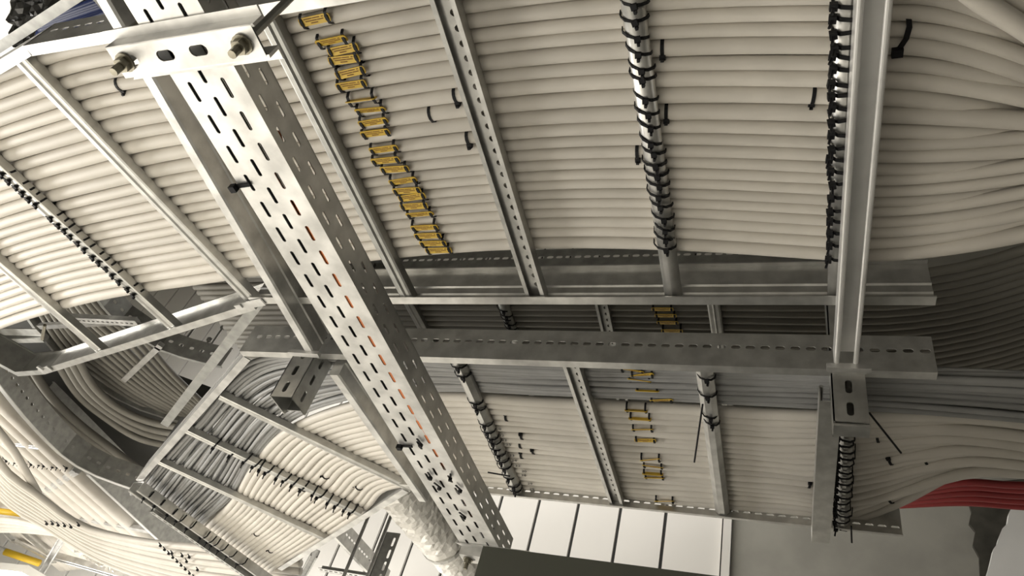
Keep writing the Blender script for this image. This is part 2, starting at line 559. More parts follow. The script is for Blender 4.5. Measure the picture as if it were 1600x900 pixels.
# near ladder: the far edge of the row, and the measured widths of its cables
ZC = ZB + .033
edge_px = [(-90, 556), (0, 515), (110, 479), (230, 455), (400, 430), (620, 400), (830, 387), (1060, 387), (1305, 404)]
edge = cr([at(x, y, ZC + .012) for x, y in edge_px], 60)
wid = [.0334, .0240, .0240, .0225, .0216, .0210, .0208, .0214, .0220, .0238, .0218, .0238, .0290, .0290, .0278, .0228, .0286,
       .0212, .0226, .0250, .0226, .0262, .0255]
tan = []
for i in range(len(edge)):
    d = (edge[min(len(edge) - 1, i + 1)] - edge[max(0, i - 1)]).normalized(); tan.append(Vector((d.y, -d.x, 0)))
endy = [(365, .0), (341, .022), (333, .0), (318, .014), (300, .0), (292, .018), (277, .002), (258, 0), (250, .016), (234, .0), (214, .004), (204, .02), (188, 0),
        (176, .03), (152, 0), (133, .014), (112, .004), (88, .0), (66, .02), (45, .0), (18, .0), (-8, .01), (-30, .02)]
cabA = []
off = 0
for k, wd in enumerate(wid):
    rr = wd / 2 * (1.0 if k else .86)
    o_ = off + wd / 2; off += wd
    ph = rnd.random() * 6.28; am = .0006
    P = []; R_ = []
    for i, e in enumerate(edge):
        wx = min(1.0, max(0.0, (-.75 - e.x) / .5)); sc_ = 1 + .10 * wx * wx * (3 - 2 * wx); R_.append(rr * sc_)
        q = e + tan[i] * o_ * sc_ * (1 if tan[i].y < 0 else -1)
        P.append(Vector((q.x, q.y + am * math.sin(q.x * 7 + ph), ZC + rr - .006 + .0015 * math.sin(q.x * 10.4))))
    ey, ez = endy[k]
    e1 = at(1600, ey, ZC + rr + ez)
    a1 = P[-1]; dd = (P[-1] - P[-4]).normalized()
    Lt = (e1 - a1).length; T0 = dd * Lt; T1 = (e1 - a1) + Vector((0, (e1.y - a1.y - dd.y * Lt) * .7, ez))
    tail = []
    for i in range(0, 21):
        t = i / 20
        tail.append(a1 * (2 * t ** 3 - 3 * t * t + 1) + T0 * (t ** 3 - 2 * t * t + t) + e1 * (3 * t * t - 2 * t ** 3) + T1 * (t ** 3 - t * t))
    T1.normalize()
    tail += [e1 + T1 * .12 + Vector((0, 0, .004)), e1 + T1 * .26 + Vector((0, 0, .02)), e1 + T1 * .4 + Vector((0, 0, .045))]
    P = P[:-1] + tail; R_ = R_[:-1] + [rr] * len(tail)
    cabA.append(P)
    cable(P, R_, CABLE, 'pale grey cable, %s from the far rail of the nearest ladder' % ORD[k], 'pale cables on the nearest ladder', 12)

# a loose cable crossing the top right corner
cable(cr([at(1480, -40, .93), at(1530, 0, .93), at(1605, 48, .93), at(1700, 112, .94)], 14), .0125, CABLE, 'loose pale cable crossing the top right corner below the others', None, 12)
cable(cr([at(1560, -20, .95), at(1605, 10, .95), at(1700, 80, .96)], 10), .0115, CABLE, 'short loose pale cable in the extreme top right corner', None, 12)


def lerpline(lo, up, n, m):
    A, B = cr(lo, m), cr(up, m)
    return [[A[i].lerp(B[i], (k + .5) / n) for i in range(m)] for k in range(n)]


def rise(P):
    "the cables climb away upwards behind the strut at the end of the bend"
    d = (P[-1] - P[-3]).normalized(); e = P[-1]
    return [e + d * .012 + Vector((0, 0, .004)), e + d * .03 + Vector((0, 0, .03)), e + d * .034 + Vector((0, 0, .09)), e + d * .034 + Vector((0, 0, .4))]


# second ladder: white cables packed on its far side
NW = 18
far_e = [at(x, y, ZC + .012) for x, y in ((1900, 850), (1680, 772), (1600, 757), (1530, 757), (1470, 775), (1410, 798), (1340, 811), (1250, 799), (1000, 778), (790, 756))] + \
        [Vector((-.95, 1.845, ZC + .012))] + [at(x, y, ZC + .012) for x, y in ((610, 762), (575, 795), (519, 831), (440, 880), (418, 897))]
near_e = [at(x, y, ZC + .012) for x, y in ((1900, 715), (1680, 682), (1600, 669), (1500, 655), (1420, 648), (1340, 644), (1250, 640), (1000, 628), (850, 620), (700, 612))] + \
         [at(x, y, ZC + .012) for x, y in ((570, 622), (450, 665), (395, 725), (365, 778), (328, 815), (310, 836))]
wl = lerpline(far_e, near_e, NW, 90)
fan = {0: ((1530, 737), (1600, 700), .02), 1: ((1520, 725), (1600, 690), .03)}
cabC = []
for k in range(NW):
    P = []
    for i, p in enumerate(wl[k]):
        lift = max(0.0, p.x - .16)
        zz = ZC + .0065 + .002 * math.sin(p.x * 9 + k) + min(lift, .35) * ((.02, .11, .05)[k % 3]) + (min(lift, .3) * .2 if k < 3 else 0)
        P.append(Vector((p.x, p.y + .002 * math.sin(p.x * 6 + k * 1.7) + (.03 * lift * math.sin(k * 2.1)), zz)))
    cabC.append(list(P)); P += rise(P)
    cable(P, .0128 if k not in (15, 16, 17) else .0135, CABLE, 'pale grey cable, %s from the far rail of the second ladder' % ORD[k], 'pale cables on the second ladder', 10)

# second ladder: thinner mid grey cables along its near side, in two loose layers
NG = 26
g_far = [at(x, y, ZC) for x, y in ((1900, 700), (1600, 664), (1400, 644), (1250, 636), (1000, 625), (850, 618), (700, 610), (575, 618), (455, 662), (398, 722), (368, 775), (328, 812), (306, 834))]
g_near = [at(x, y, ZC) for x, y in ((1900, 610), (1600, 594), (1400, 588), (1250, 586), (1000, 580), (850, 574), (700, 566), (560, 561), (392, 566), (300, 655), (252, 705), (219, 750), (203, 772))]
gl = lerpline(g_far, g_near, NG, 90)
for k in range(NG):
    ph, p2 = rnd.random() * 6.28, rnd.random() * 6.28; layer = .0 if k % 3 else .010
    P = []
    for i, p in enumerate(gl[k]):
        lat = .005 * math.sin(p.x * 3.1 + ph) + .002 * math.sin(p.x * 8.3 + p2)
        edgef = min(1, k / 3, (NG - 1 - k) / 3 + .3)
        zz = ZC + .002 + layer + .004 * math.sin(p.x * 5 + p2) + max(0, p.x - .1) * .05 * ((k * 7) % 5) / 5
        t = Vector((.35, .94, 0))
        P.append(Vector((p.x, p.y, zz)) + t * lat * edgef)
    P += rise(P)
    cable(P, rnd.choice((.0058, .0066, .0074)), GREY, 'thin mid grey cable, %s from the pale cables on the second ladder' % ORD[k], 'thin grey cables on the second ladder', 8)
for k in range(12):                             # a second layer above, closing the gaps
    b = gl[1 + 2 * k]; ph = rnd.random() * 6.28
    P = [Vector((p.x, p.y + .006 * math.sin(p.x * 4 + ph), ZC + .0235)) for p in b]; P += rise(P)
    cable(P, .0072, GREY, 'thin grey cable half hidden in the upper layer, %s from the pale cables' % ORD[k], 'upper layer of thin grey cables', 7)

# high ladder: shade-darkened cables, curving towards the camera at the right
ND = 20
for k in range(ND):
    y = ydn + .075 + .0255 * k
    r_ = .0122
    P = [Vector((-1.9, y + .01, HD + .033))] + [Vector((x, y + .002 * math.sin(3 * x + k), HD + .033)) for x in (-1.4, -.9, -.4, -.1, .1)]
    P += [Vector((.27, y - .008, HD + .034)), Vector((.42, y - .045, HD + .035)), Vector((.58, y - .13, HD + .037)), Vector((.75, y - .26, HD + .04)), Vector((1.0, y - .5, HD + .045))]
    cable(cr(P, 44), r_, DARKC, 'shade-darkened grey cable, %s from the near rail of the high dark ladder' % ORD[k], 'shade-darkened cables on the high ladder', 8)

# ------------------------------------------------------------------ struts under the ladders
SP = strut_profile()


def strut(name, p, q, label, m=STEEL, prof=None):
    o = mk(name, sweep((prof or SP)[::-1], [p, q]), m)
    return tag(o, label, 'strut')


hs1 = .945


def deep_profile(w=.027, h=.115):
    "deep back-to-back channel: narrow rounded underside, tall sides with two pressed ridges"
    o = w / 2; P = [(-o + .004, 0), (o - .004, 0), (o, .004)]
    for z in (h * .38, h * .68):
        P += [(o, z - .006), (o + .003, z - .003), (o + .003, z + .003), (o, z + .006)]
    P += [(o, h), (-o, h), (-o, .004)]
    return P[::-1]


strut('support_strut', at(1372, -60, hs1), at(1322, 574, hs1), 'bright open support strut crossing under the nearest ladder at right', STEEL_P)
s1e = at(1322, 574, hs1)
strut('support_strut', at(1298, 628, .94), at(1282, 848, .94), 'thin support strut crossing under the second ladder at right', STEEL, [(a, -b + .041) for a, b in SP][::-1])
cha = at(236, 132, hs1); chb = at(486, 556, hs1)
dch = (chb - cha).normalized()
strut('support_strut', cha - dch * .25, chb, 'bright edged support strut running just left of the perforated tray', STEEL_B, deep_profile())
ta = at(521, 586, hs1); tb = at(660, 784, hs1)
strut('support_strut', ta, tb, 'rounded bright support strut under the second ladder, left of the perforated tray', STEEL_B, deep_profile(.03))
# trapeze under the bend of the second ladder
sA, sB = at(207, 768, .94), at(470, 955, .94)
strut('support_strut', sA, sB, 'grey support strut under the end of the second ladder at lower left', STEEL, [(a * 1.6, b) for a, b in SP])
sl = empty('slotted_strut', at(300, 830, .93), 'slotted strut bolted below the lower left support strut', 'strut')
pa, pb = at(236, 800, .93), at(430, 935, .93)
L_ = (pb - pa).length; n_ = int(L_ / .03); d_ = (pb - pa).normalized(); s_ = d_.cross(Vector((0, 0, 1))).normalized()
mk('web', perf(0, L_, -.014, .014, [(-.009, .009, [(.03 * (i + .5), 0, .02, .008) for i in range(n_)])], lambda u, v, t: pa + d_ * u + s_ * v + Vector((0, 0, t)), .002), STEEL_B, sl)
mk('side', sweep([(.012, 0), (.014, 0), (.014, .02), (.012, .02)], [pa, pb]), STEEL, sl)
mk('side', sweep([(-.014, 0), (-.012, 0), (-.012, .02), (-.014, .02)], [pa, pb]), STEEL, sl)


def hanger(xa, xb, y, z0, z1, label, depth=.05):
    "vertical slotted channel whose slotted face looks at the camera; z from the eye"
    e = empty('hanger_post', ((xa + xb) / 2, y, z0), label, 'hanger')
    wv = xb - xa; H = z1 - z0
    n = int(H / .052)
    hs = [(.03 + .052 * i, wv / 2, .032, .013) for i in range(n)]
    f = perf(0, H, 0, wv, [(wv * .25, wv * .75, hs)], lambda u, v, t: Vector((xa + v, y + t, z0 + u)), .003)
    mk('slotted_face', f, STEEL, e)
    hs2 = [(.03 + .052 * i, depth / 2, .032, .011) for i in range(n)]
    mk('side_face', perf(0, H, .003, depth, [(depth * .28, depth * .72, hs2)], lambda u, v, t: Vector((xb - t, y + v, z0 + u)), .003), STEEL_D, e)
    mk('back_face', box(((xa + xb) / 2, y + depth, z0 + .012 + H / 2), wv - .008, .003, H), STEEL_D, e)
    mk('side_face', box((xa + .0015, y + depth / 2, z0 + H / 2), .003, depth, H), STEEL_D, e)
    return e


hanger(.086, .147, 1.212, .872, 2.3, 'slotted hanger post at the end of the bright strut on the right')
hanger(-1.176, -1.112, 1.205, .852, 2.3, 'slotted hanger post at the end of the strut left of the perforated tray', .075)
ev = mk('end_plate', box((s1e.x + .004, s1e.y - .004, hs1 - .004), .075, .012, .012), STEEL_B); tag(ev, 'small welded end plate where the right strut meets its hanger post', 'plate')
ev2 = mk('end_plate', box((chb.x - .012, chb.y - .012, hs1 - .003), .085, .014, .010, .05), STEEL_B); tag(ev2, 'small end plate where the left strut meets its hanger post', 'plate')
pp = at(1328, 668, .86)
mk_ = tag(mk('bracket_plate', box((pp.x + .004, pp.y + .02, .868), .062, .034, .006), STEEL), 'flat bracket plate at the foot of the right hanger post', 'bracket')

# ------------------------------------------------------------------ perforated tray in front
HB = .70
tray = empty('perforated_tray', at(530, 480, HB), 'bright perforated steel cable tray running diagonally across the foreground', 'cable tray')
tx0 = -1.0415 * HB; tx1 = -.897 * HB
ty0, ty1 = -.10, 1.62
PT = .0483
s0 = .3185 - 8 * PT
L_ = ty1 - ty0; tw = tx1 - tx0
row = lambda x, ph, c=.0: [(s0 - ty0 + ph + PT * i + .0145, x, .029, .0062) for i in range(-2, 40)]
r1, r2_, r3 = -1.011 * HB - tx0, -.974 * HB - tx0, -.936 * HB - tx0
perfb = perf(0, L_, 0, tw, [(r1 - .01, r1 + .01, row(r1, 0)), (r2_ - .01, r2_ + .01, row(r2_, PT / 2)), (r3 - .01, r3 + .01, row(r3, 0))],
             lambda u, v, t: Vector((tx0 + v, ty0 + u, HB + t)), .0015)
mk('base_plate', perfb, STEEL_B, tray)
HS = .06
sr = lambda z, ph: [(s0 - ty0 + ph + PT * i, z, .024, .0055) for i in range(-2, 40)]
for x, sg in ((tx1, -1), (tx0, 1)):
    g = perf(0, L_, 0, HS, [(.010, .022, sr(.016, 0)), (.034, .046, sr(.040, PT / 2))], lambda u, v, t: Vector((x + sg * t, ty0 + u, HB + v)), .0015)
    lipb = box((x + sg * .006, (ty0 + ty1) / 2, HB + HS), .012, L_, .002)
    mk('side_wall', join(g, lipb), STEEL if x == tx1 else STEEL_B, tray)
ti = HB + .0015
xo = r3 + tx0
cable(cr([Vector((xo + .004, .42, ti + .03)), Vector((xo + .002, .50, ti + .012)), Vector((xo, .9, ti + .009)), Vector((xo + .001, 1.15, ti + .009)), Vector((xo - .004, 1.3, ti + .02)), Vector((xo - .02, 1.5, ti + .03))], 20), .0098, ORANGE, 'orange cable lying inside the perforated tray, seen through its slots', None, 10)
for k, (x, z) in enumerate(((r1 - .006, .011), (r1 + .014, .0105), (r2_ + .0, .012), (r2_ + .012, .030), (r3 - .016, .028), (r1 + .006, .029))):
    x += tx0
    cable([Vector((x, ty0 + .01, ti + z)), Vector((x + .003, .7, ti + z)), Vector((x, ty1 - .02, ti + z))], .0098, BLACKC, 'black cable inside the perforated tray behind its slots, %s laid' % ORD[k], 'black cables in the perforated tray', 8)
cable([Vector((xo, ty0 + .01, ti + .009)), Vector((xo, .3, ti + .009)), Vector((xo + .001, .40, ti + .010))], .0075, BLACKC, 'short black cable under the upper end of the perforated tray', None, 8)


def clamp(y, label, rods=True, x0=-1.145, x1=-.822):
    zc = HB - .024
    x0 *= zc; x1 *= zc
    e = empty('tray_clamp', ((x0 + x1) / 2, y, zc), label, 'clamp')
    wv = .040; L = x1 - x0
    hs = [(.022, 0, .030, .014), (L * .37, 0, .026, .014), (L * .6, 0, .026, .014), (L - .024, 0, .030, .014)]
    web = perf(0, L, -wv / 2, wv / 2, [(-.011, .011, hs)], lambda u, v, t: Vector((x0 + u, y + v, zc + t)), .003)
    mk('web', web, STEEL_B, e)
    for s in (-1, 1):
        ya = y + s * wv / 2
        fl = [(ya + s * .001, zc - .0004), (ya - s * .003, zc + .0005), (ya - s * .003, zc + .0235), (ya + s * .013, zc + .0235), (ya + s * .013, zc + .0205), (ya + s * .001, zc + .0205)]
        V = [Vector((x0 - .012 * (i in (3, 4)), a, b)) for i, (a, b) in enumerate(fl)] + [Vector((x1 + .004, a, b)) for a, b in fl]
        F = [(i, (i + 1) % 6, (i + 1) % 6 + 6, i + 6) for i in range(6)] + [(0, 1, 2, 3, 4, 5), (11, 10, 9, 8, 7, 6)]
        mk('flange', (V, F), STEEL_B, e)
    for bx in (x0 + .018, x1 - .022):
        c = Vector((bx, y, zc))
        bo = mk('bolt', join(tube([c + Vector((0, 0, -.001)), c + Vector((0, 0, -.0035))], .0125, 16), tube([c + Vector((0, 0, -.0035)), c + Vector((0, 0, -.012))], .0095, 6),
                        tube([c + Vector((0, 0, -.012)), c + Vector((0, 0, -.026))], .0052, 10)), ZINC, e)
        bo['label'] = 'zinc hexagon nut on a rod end'
    if rods:
        for bx, s in ((x0 + .018, 'left'), (x1 - .022, 'right')):
            o = mk('threaded_rod', rod(Vector((bx, y, zc + .004)), Vector((bx, y, 5.6)), .005, 8), STEEL_D)
            tag(o, 'threaded rod rising from the %s end of the upper tray clamp' % s, 'rod')
    return e


clamp(at(290, 82, HB - .024).y, 'slotted steel clamp with two nuts holding the tray near the top', True)
clamp(1.575, 'slotted steel clamp at the lower end of the tray by the cabinet', False, -1.075)
# coupler seen at the tray's left edge above the clamp
cc = at(212, 52, HB + .03)
tag(mk('rod_coupler', tube([cc + Vector((0, 0, -.02)), cc + Vector((0, 0, .02))], .011, 12), ZINC, smooth=False), 'round grey coupler beside the tray just above the upper clamp', 'coupler')

# ------------------------------------------------------------------ cable ties and markers


def strap_mesh(key, geo, headgeo):
    me = bpy.data.meshes.new(key); me.from_pydata([Vector(v) for v in geo[0]], [], geo[1]); me.materials.append(BLACK)
    he = bpy.data.meshes.new(key + '_head'); he.from_pydata([Vector(v) for v in headgeo[0]], [], headgeo[1]); he.materials.append(BLACK)
    return me, he


def place_tie(pair, loc, rot, label, group=None, headoff=(0, 0, 0)):
    o = bpy.data.objects.new('cable_tie', pair[0]); COL.objects.link(o)
    o.location = (loc[0], loc[1], loc[2] + CZ); o.rotation_euler = rot
    h = bpy.data.objects.new('head', pair[1]); COL.objects.link(h); h.parent = o; h.location = headoff
    return tag(o, label, 'cable tie', group)


# loop hugging a rung from below (local x across the rung, y along it)
U_w, U_h = .035, .028
loop = [Vector((-U_w / 2 - .0005, -.008, .02)), Vector((-U_w / 2 - .0005, -.006, .010)), Vector((-U_w / 2 + .006, -.003, .0005)), Vector((0, .002, -.002)),
        Vector((U_w / 2 - .006, .005, .0005)), Vector((U_w / 2 + .0005, .008, .010)), Vector((U_w / 2 + .0005, .010, .02))]
RUNGTIE = strap_mesh('rung_tie', band(loop, (0, 1, 0), .0048, .0016), join(box((.003, .003, -.006), .009, .009, .005), box((.004, .009, -.009), .004, .005, .007)))
# loop round the underside of one cable (cable along local x)


def half(r, a0=-10, a1=190, n=9):
    return [Vector((0, math.cos(R(180 + a0 + (a1 - a0) * i / (n - 1))) * r, math.sin(R(180 + a0 + (a1 - a0) * i / (n - 1))) * r)) for i in range(n)]


CABTIE = strap_mesh('cable_loop_tie', band(half(.0142), (1, 0, 0), .0055, .002), join(box((0, .0135, -.006), .009, .008, .010), box((0, .017, -.011), .005, .004, .008)))
# long loop with hanging end
drop = [Vector((-.017, .0, .028)), Vector((-.018, 0, .004)), Vector((-.008, .002, -.004)), Vector((.008, .004, -.004)), Vector((.018, .006, .004)), Vector((.018, .010, .028))]
LONGTIE = strap_mesh('long_rung_tie', band(drop, (0, 1, 0), .0055, .002), join(box((-.017, .001, -.004), .010, .010, .010), rod(Vector((-.017, .001, -.006)), Vector((-.02, .004, -.022)), .0022, 5)))
KNOT = strap_mesh('tail_tie', box((0, 0, 0), .006, .03, .0025), box((0, .013, -.004), .010, .010, .009))


def tie_row(rung, ys, where, group, pair=RUNGTIE, dz=0.0, jit=.006, scale=1.0):
    p, q = rung; d = (q - p); ang = math.atan2(d.y, d.x) - math.pi / 2
    for k, t in enumerate(ys):
        c = p + d * t
        o = place_tie(pair, (c.x + rnd.uniform(-.002, .002), c.y + rnd.uniform(-jit, jit) * .5, c.z + dz), (rnd.uniform(-.08, .08), rnd.uniform(-.12, .12), ang + rnd.uniform(-.2, .2)),
                      'black cable tie, %s from far end, on %s' % (ORD[k], where), group)


def fr(rung, py_list, h=ZR):
    "fractions along a rung for image heights"
    p, q = rung; out = []
    for px, py in py_list:
        c = at(px, py, h); d = q - p; out.append((c - p).dot(d) / d.dot(d))
    return out


a3 = [(1043, 386), (1042, 371), (1041, 356), (1039, 339), (1037, 320), (1035, 304), (1033, 287), (1031, 270), (1029, 254), (1027, 235), (1024, 218), (1017, 197), (1013, 173), (1010, 151),
      (1006, 122), (1004, 104), (1001, 79), (998, 53), (995, 30), (992, 6)]
tie_row(rungA3, fr(rungA3, a3), 'the round rung of the nearest ladder', 'ties on the round rung of the nearest ladder')
a4 = [(1310, 402 - 19.6 * i) for i in range(21)]
tie_row(rungA4, fr(rungA4, a4), 'the rung behind the right strut', 'ties on the rung behind the right strut', LONGTIE)
b2 = [(252 - 9.6 * i, 500 - 7.6 * i - .5 * i) for i in range(27)]
b2f = fr(rungB2, [(205 - 11.2 * i, 458 - 9.8 * i) for i in range(20)])
tie_row(rungB2, [f for i, f in enumerate(b2f) if i not in (13,)], 'the bent section rung', 'ties on the bent part of the nearest ladder')
tie_row(rungC0, fr(rungC0, [(799, 768), (797, 760), (793, 748), (788, 733), (783, 722), (778, 712), (775, 703), (771, 693), (767, 685), (762, 675), (757, 664), (748, 640), (744, 630), (718, 588), (712, 574)]),
        'the first rung of the second ladder', 'ties on the first rung of the second ladder')
tie_row(rungC2, fr(rungC2, [(1112, 661), (1110, 651), (1106, 618), (1101, 592)]), 'the plain rung of the second ladder', 'ties on the plain rung of the second ladder')
e2 = [(550, 798), (540, 793), (527, 787), (513, 780), (500, 774), (489, 769), (473, 761), (459, 754), (445, 748), (433, 742), (418, 736), (408, 729), (398, 724), (384, 716), (362, 706), (336, 692)]
tie_row(rungE2, fr(rungE2, e2), 'the middle rung of the left bend', 'ties on the middle rung of the left bend', LONGTIE)
sdir = (sA, sB)
strutE = (at(212, 766, .945), at(440, 925, .945))
tie_row(strutE, fr(strutE, [(412, 880), (398, 868), (384, 858), (370, 850), (356, 845), (342, 838), (318, 823), (300, 812), (284, 802), (262, 788), (240, 776)], .945), 'the lower left support strut', 'ties on the lower left support strut', LONGTIE)
tie_row(rungD0, fr(rungD0, [(800, 525), (799, 519), (797, 513), (795, 507), (793, 500), (790, 493), (787, 486)], HD + .005), 'the dark rung of the high ladder', 'ties on the high dark ladder')
c4 = [(1328, 826), (1327, 816), (1326, 806), (1325, 796), (1325, 786), (1324, 776), (1324, 766), (1325, 756), (1325, 746), (1325, 736), (1326, 726), (1326, 716), (1326, 706), (1327, 696), (1327, 686)]
rC4 = ext((1322, 690), (1316, 826), ycn + .004, ycf - .004, ZR); octo_rung(ladC, *rC4, STEEL, .03)
tie_row(rC4, fr(rC4, c4), 'the second ladder last rung', 'ties on the last rung of the second ladder', LONGTIE)

# single ties on cables
singles = [((678, 189), 0, 'pale cable left of the slotted rung'), ((716, 160), 0, 'the cable touching the slotted rung, upper one'), ((730, 208), 0, 'the cable touching the slotted rung, lower one'),
           ((1036, 86), 0, 'the cable just right of the round rung, upper one'), ((1042, 186), 0, 'the cable just right of the round rung, lower one'), ((996, 226), 0, 'the cable just left of the round rung'),
           ((1272, 144), 0, 'a cable left of the bright right strut'), ((190, 134), 0, 'a cable below the left end of the tray clamp'), ((78, 312), 0, 'the bent cables, upper left pair, left one'), ((94, 325), 0, 'the bent cables, upper left pair, right one'),
           ((790, 648), 1, 'a second ladder cable, top of the cluster of five'), ((815, 676), 1, 'a second ladder cable, second of the cluster of five'), ((813, 692), 1, 'a second ladder cable, third of the cluster of five'), ((833, 702), 1, 'a second ladder cable, right one of the cluster of five'), ((816, 712), 1, 'a second ladder cable, lowest of the cluster of five'),
           ((1264, 757), 1, 'a second ladder cable left of the thin right strut'), ((1371, 684), 1, 'the fanned cables right of the bracket, upper left one'), ((1393, 721), 1, 'the fanned cables right of the bracket, middle one'), ((1448, 725), 1, 'the fanned cables right of the bracket, right one'), ((1401, 796), 1, 'the lowest fanned cable above the rail end'),
           ((472, 762), 1, 'the pale bend cables, upper right one'), ((557, 758), 1, 'the pale bend cables beside the lower left tray edge'), ((505, 742), 1, 'the pale bend cables, top one'), ((405, 835), 1, 'the pale bend cables, lower middle one'), ((422, 858), 1, 'the pale bend cables, lowest one')]
allP = cabA + cabC


def nearest_dir(c):
    best = None
    for P in allP:
        for i in range(0, len(P) - 1):
            dx = P[i].x - c.x; dy = P[i].y - c.y; d2 = dx * dx + dy * dy
            if best is None or d2 < best[0]: best = (d2, P[i], P[i + 1] - P[i])
    # project on the segment
    d = best[2]; t = (c - best[1]).dot(d) / d.dot(d)
    p = best[1] + d * t
    return p, math.atan2(d.y, d.x)


for (px, py), kk, where in singles:
    p, a = nearest_dir(at(px, py, ZC + .004))
    place_tie(CABTIE, (p.x, p.y, p.z), (rnd.uniform(-.3, .3), 0, a), 'single black cable tie round ' + where)
# long cut tails
for (p, q, lab) in ((at(1098, 632, .955), at(1085, 722, .95), 'long black tie tail hanging from the plain rung of the second ladder'),
                    (at(1358, 645, .95), at(1408, 708, .93), 'long black tie tail slanting down right of the bracket'),
                    (at(1330, 822, .95), at(1331, 848, .93), 'short black tie tail hanging below the last rung at lower right'),
                    (at(762, 738, .965), at(797, 744, .97), 'curled black tie tail left of the first rung of the second ladder')):
    tag(mk('tie_tail', rod(p, q, .0022, 5), BLACK), lab, 'cable tie')
big = [at(1420, 30, ZC - .004), at(1421, 42, ZC - .006), at(1416, 60, ZC - .007), at(1404, 78, ZC - .006)]
o = mk('cable_tie', band(big, (1, .2, 0), .007, .002), BLACK); tag(o, 'wide black cable tie on the fanned cables right of the bright strut', 'cable tie')
mk('head', box(tuple(at(1402, 82, ZC - .008)), .014, .012, .01), BLACK, o)
# ties knotted through the slots of the perforated tray
for k, (px, py) in enumerate(((655, 690), (671, 742), (704, 744), (683, 758), (716, 762), (722, 804))):
    c = at(px, py, HB - .004)
    place_tie(KNOT, (c.x, c.y, c.z), (0, 0, rnd.uniform(-.5, .5)), 'black tie knotted through a tray slot, %s from the top' % ORD[k], 'ties knotted through the tray').scale = (.65, .65, .8)
c = at(378, 290, HB - .003); o = place_tie(KNOT, (c.x, c.y, c.z), (0, 0, 1.5), 'black tie poking from a tray slot near the upper middle')
c = at(634, 697, HB - .003); o = place_tie(KNOT, (c.x, c.y, c.z), (0, 0, 1.55), 'black tie with a head poking left out of the lower tray')


def rounded(w, h, r, n=4):
    P = []
    for cx, cy, a0 in ((w / 2 - r, h / 2 - r, 0), (-w / 2 + r, h / 2 - r, 90), (-w / 2 + r, -h / 2 + r, 180), (w / 2 - r, -h / 2 + r, 270)):
        for i in range(n):
            a = R(a0 + 90 * i / (n - 1)); P.append((cx + r * math.cos(a), cy + r * math.sin(a)))
    return P


def plate_mesh(w, h, t):
    P = rounded(w, h, .004); n = len(P)
    V = [Vector((x, y, 0)) for x, y in P] + [Vector((x, y, t)) for x, y in P]
    F = [tuple(range(n - 1, -1, -1)), tuple(range(n, 2 * n))] + [(i, (i + 1) % n, (i + 1) % n + n, i + n) for i in range(n)]
    me = bpy.data.meshes.new('marker_plate'); me.from_pydata(V, [], F); me.materials.append(YELLOW); return me


PLATE = plate_mesh(.060, .0145, .0016)
_g = []
for ln, (y, spans) in enumerate(((.0036, ((-.008, .006),)), (-.0002, ((-.017, -.011), (-.009, .004), (.006, .017))), (-.0040, ((-.019, -.004), (-.002, .012), (.015, .019))))):
    for a, b in spans:
        x = a
        while x < b:
            wd = .0016; _g.append(box((x + wd / 2, y, -.0002), wd * .8, .0019, .0004)); x += wd + .0004
PRINTM = bpy.data.meshes.new('marker_print'); _p = join(*_g); PRINTM.from_pydata(_p[0], [], _p[1]); PRINTM.materials.append(PRINT)
# strap: through the plate's end slot and round the cable
_s = join(band([Vector((0, .0, -.001)), Vector((0, .010, .001)), Vector((0, .0155, .010)), Vector((0, .0155, .018))], (1, 0, 0), .005, .0016),
          band([Vector((0, .0, -.001)), Vector((0, -.009, .001)), Vector((0, -.0135, .010)), Vector((0, -.0135, .018))], (1, 0, 0), .005, .0016),
          box((0, 0, -.0012), .0052, .008, .0016))
STRAP = bpy.data.meshes.new('marker_strap'); STRAP.from_pydata(_s[0], [], _s[1]); STRAP.materials.append(BLACK)


def marker(px, py, h, tilt, label, group, yaw=0.0, allow=None, drop=0.0, s=1.0):
    c = at(px, py, h)
    p, a = nearest_dir(c) if allow is None else (Vector((c.x, c.y, h + .016)), allow)
    e = bpy.data.objects.new('cable_marker', None); COL.objects.link(e); e.empty_display_size = .03
    e.location = (c.x, c.y, p.z - .0175 - drop + CZ)
    e.rotation_euler = (0, 0, a if abs(a) < 1.57 else a + math.pi)
    tag(e, label, 'cable marker', group)
    pl = bpy.data.objects.new('plate', PLATE); COL.objects.link(pl); pl.parent = e; pl.rotation_euler = (tilt, 0, yaw)
    pr = bpy.data.objects.new('print', PRINTM); COL.objects.link(pr); pr.parent = pl
    pr['label'] = 'dark brown illegible print'
    for x in (-.0245, .0245):
        st = bpy.data.objects.new('strap', STRAP); COL.objects.link(st); st.parent = e; st.location = (x, 0, 0)
    if s != 1: e.scale = (s, s, s)
    return e


mk1 = [(497, 25, 0), (524, 57, .5), (541, 71, 0), (543, 86, 0), (553, 106, 0), (553, 127, .1), (570, 149, 1.35), (583, 166, .6), (587, 185, .3), (590, 202, .2), (604, 226, .25), (607, 243, .2), (621, 257, .1),
       (634, 275, .3), (640, 290, .1), (648, 300, 0), (651, 314, 0), (660, 327, .4), (667, 348, .2), (672, 361, .1), (680, 373, .1), (688, 385, 0)]
for k, (x, y, t) in enumerate(mk1):
    marker(x, y, ZC + .003, t, 'yellow cable marker, %s from the top of the row on the nearest ladder' % ORD[k], 'yellow markers on the nearest ladder', rnd.uniform(-.06, .06))
mk2 = [(988, 575, .5, .2), (1004, 583, .3, -.25), (1000, 590, .9, .15), (1012, 606, 1.2, 0), (1034, 622, .4, -.15), (995, 636, 1.0, 0), (1001, 648, 1.25, 0), (1005, 664, .5, -.12), (1009, 682, 0, -.1), (1017, 712, .5, -.3), (1021, 722, .4, .1), (1021, 733, 1.1, 0), (1023, 741, .8, -.1), (1039, 776, .5, -.2)]
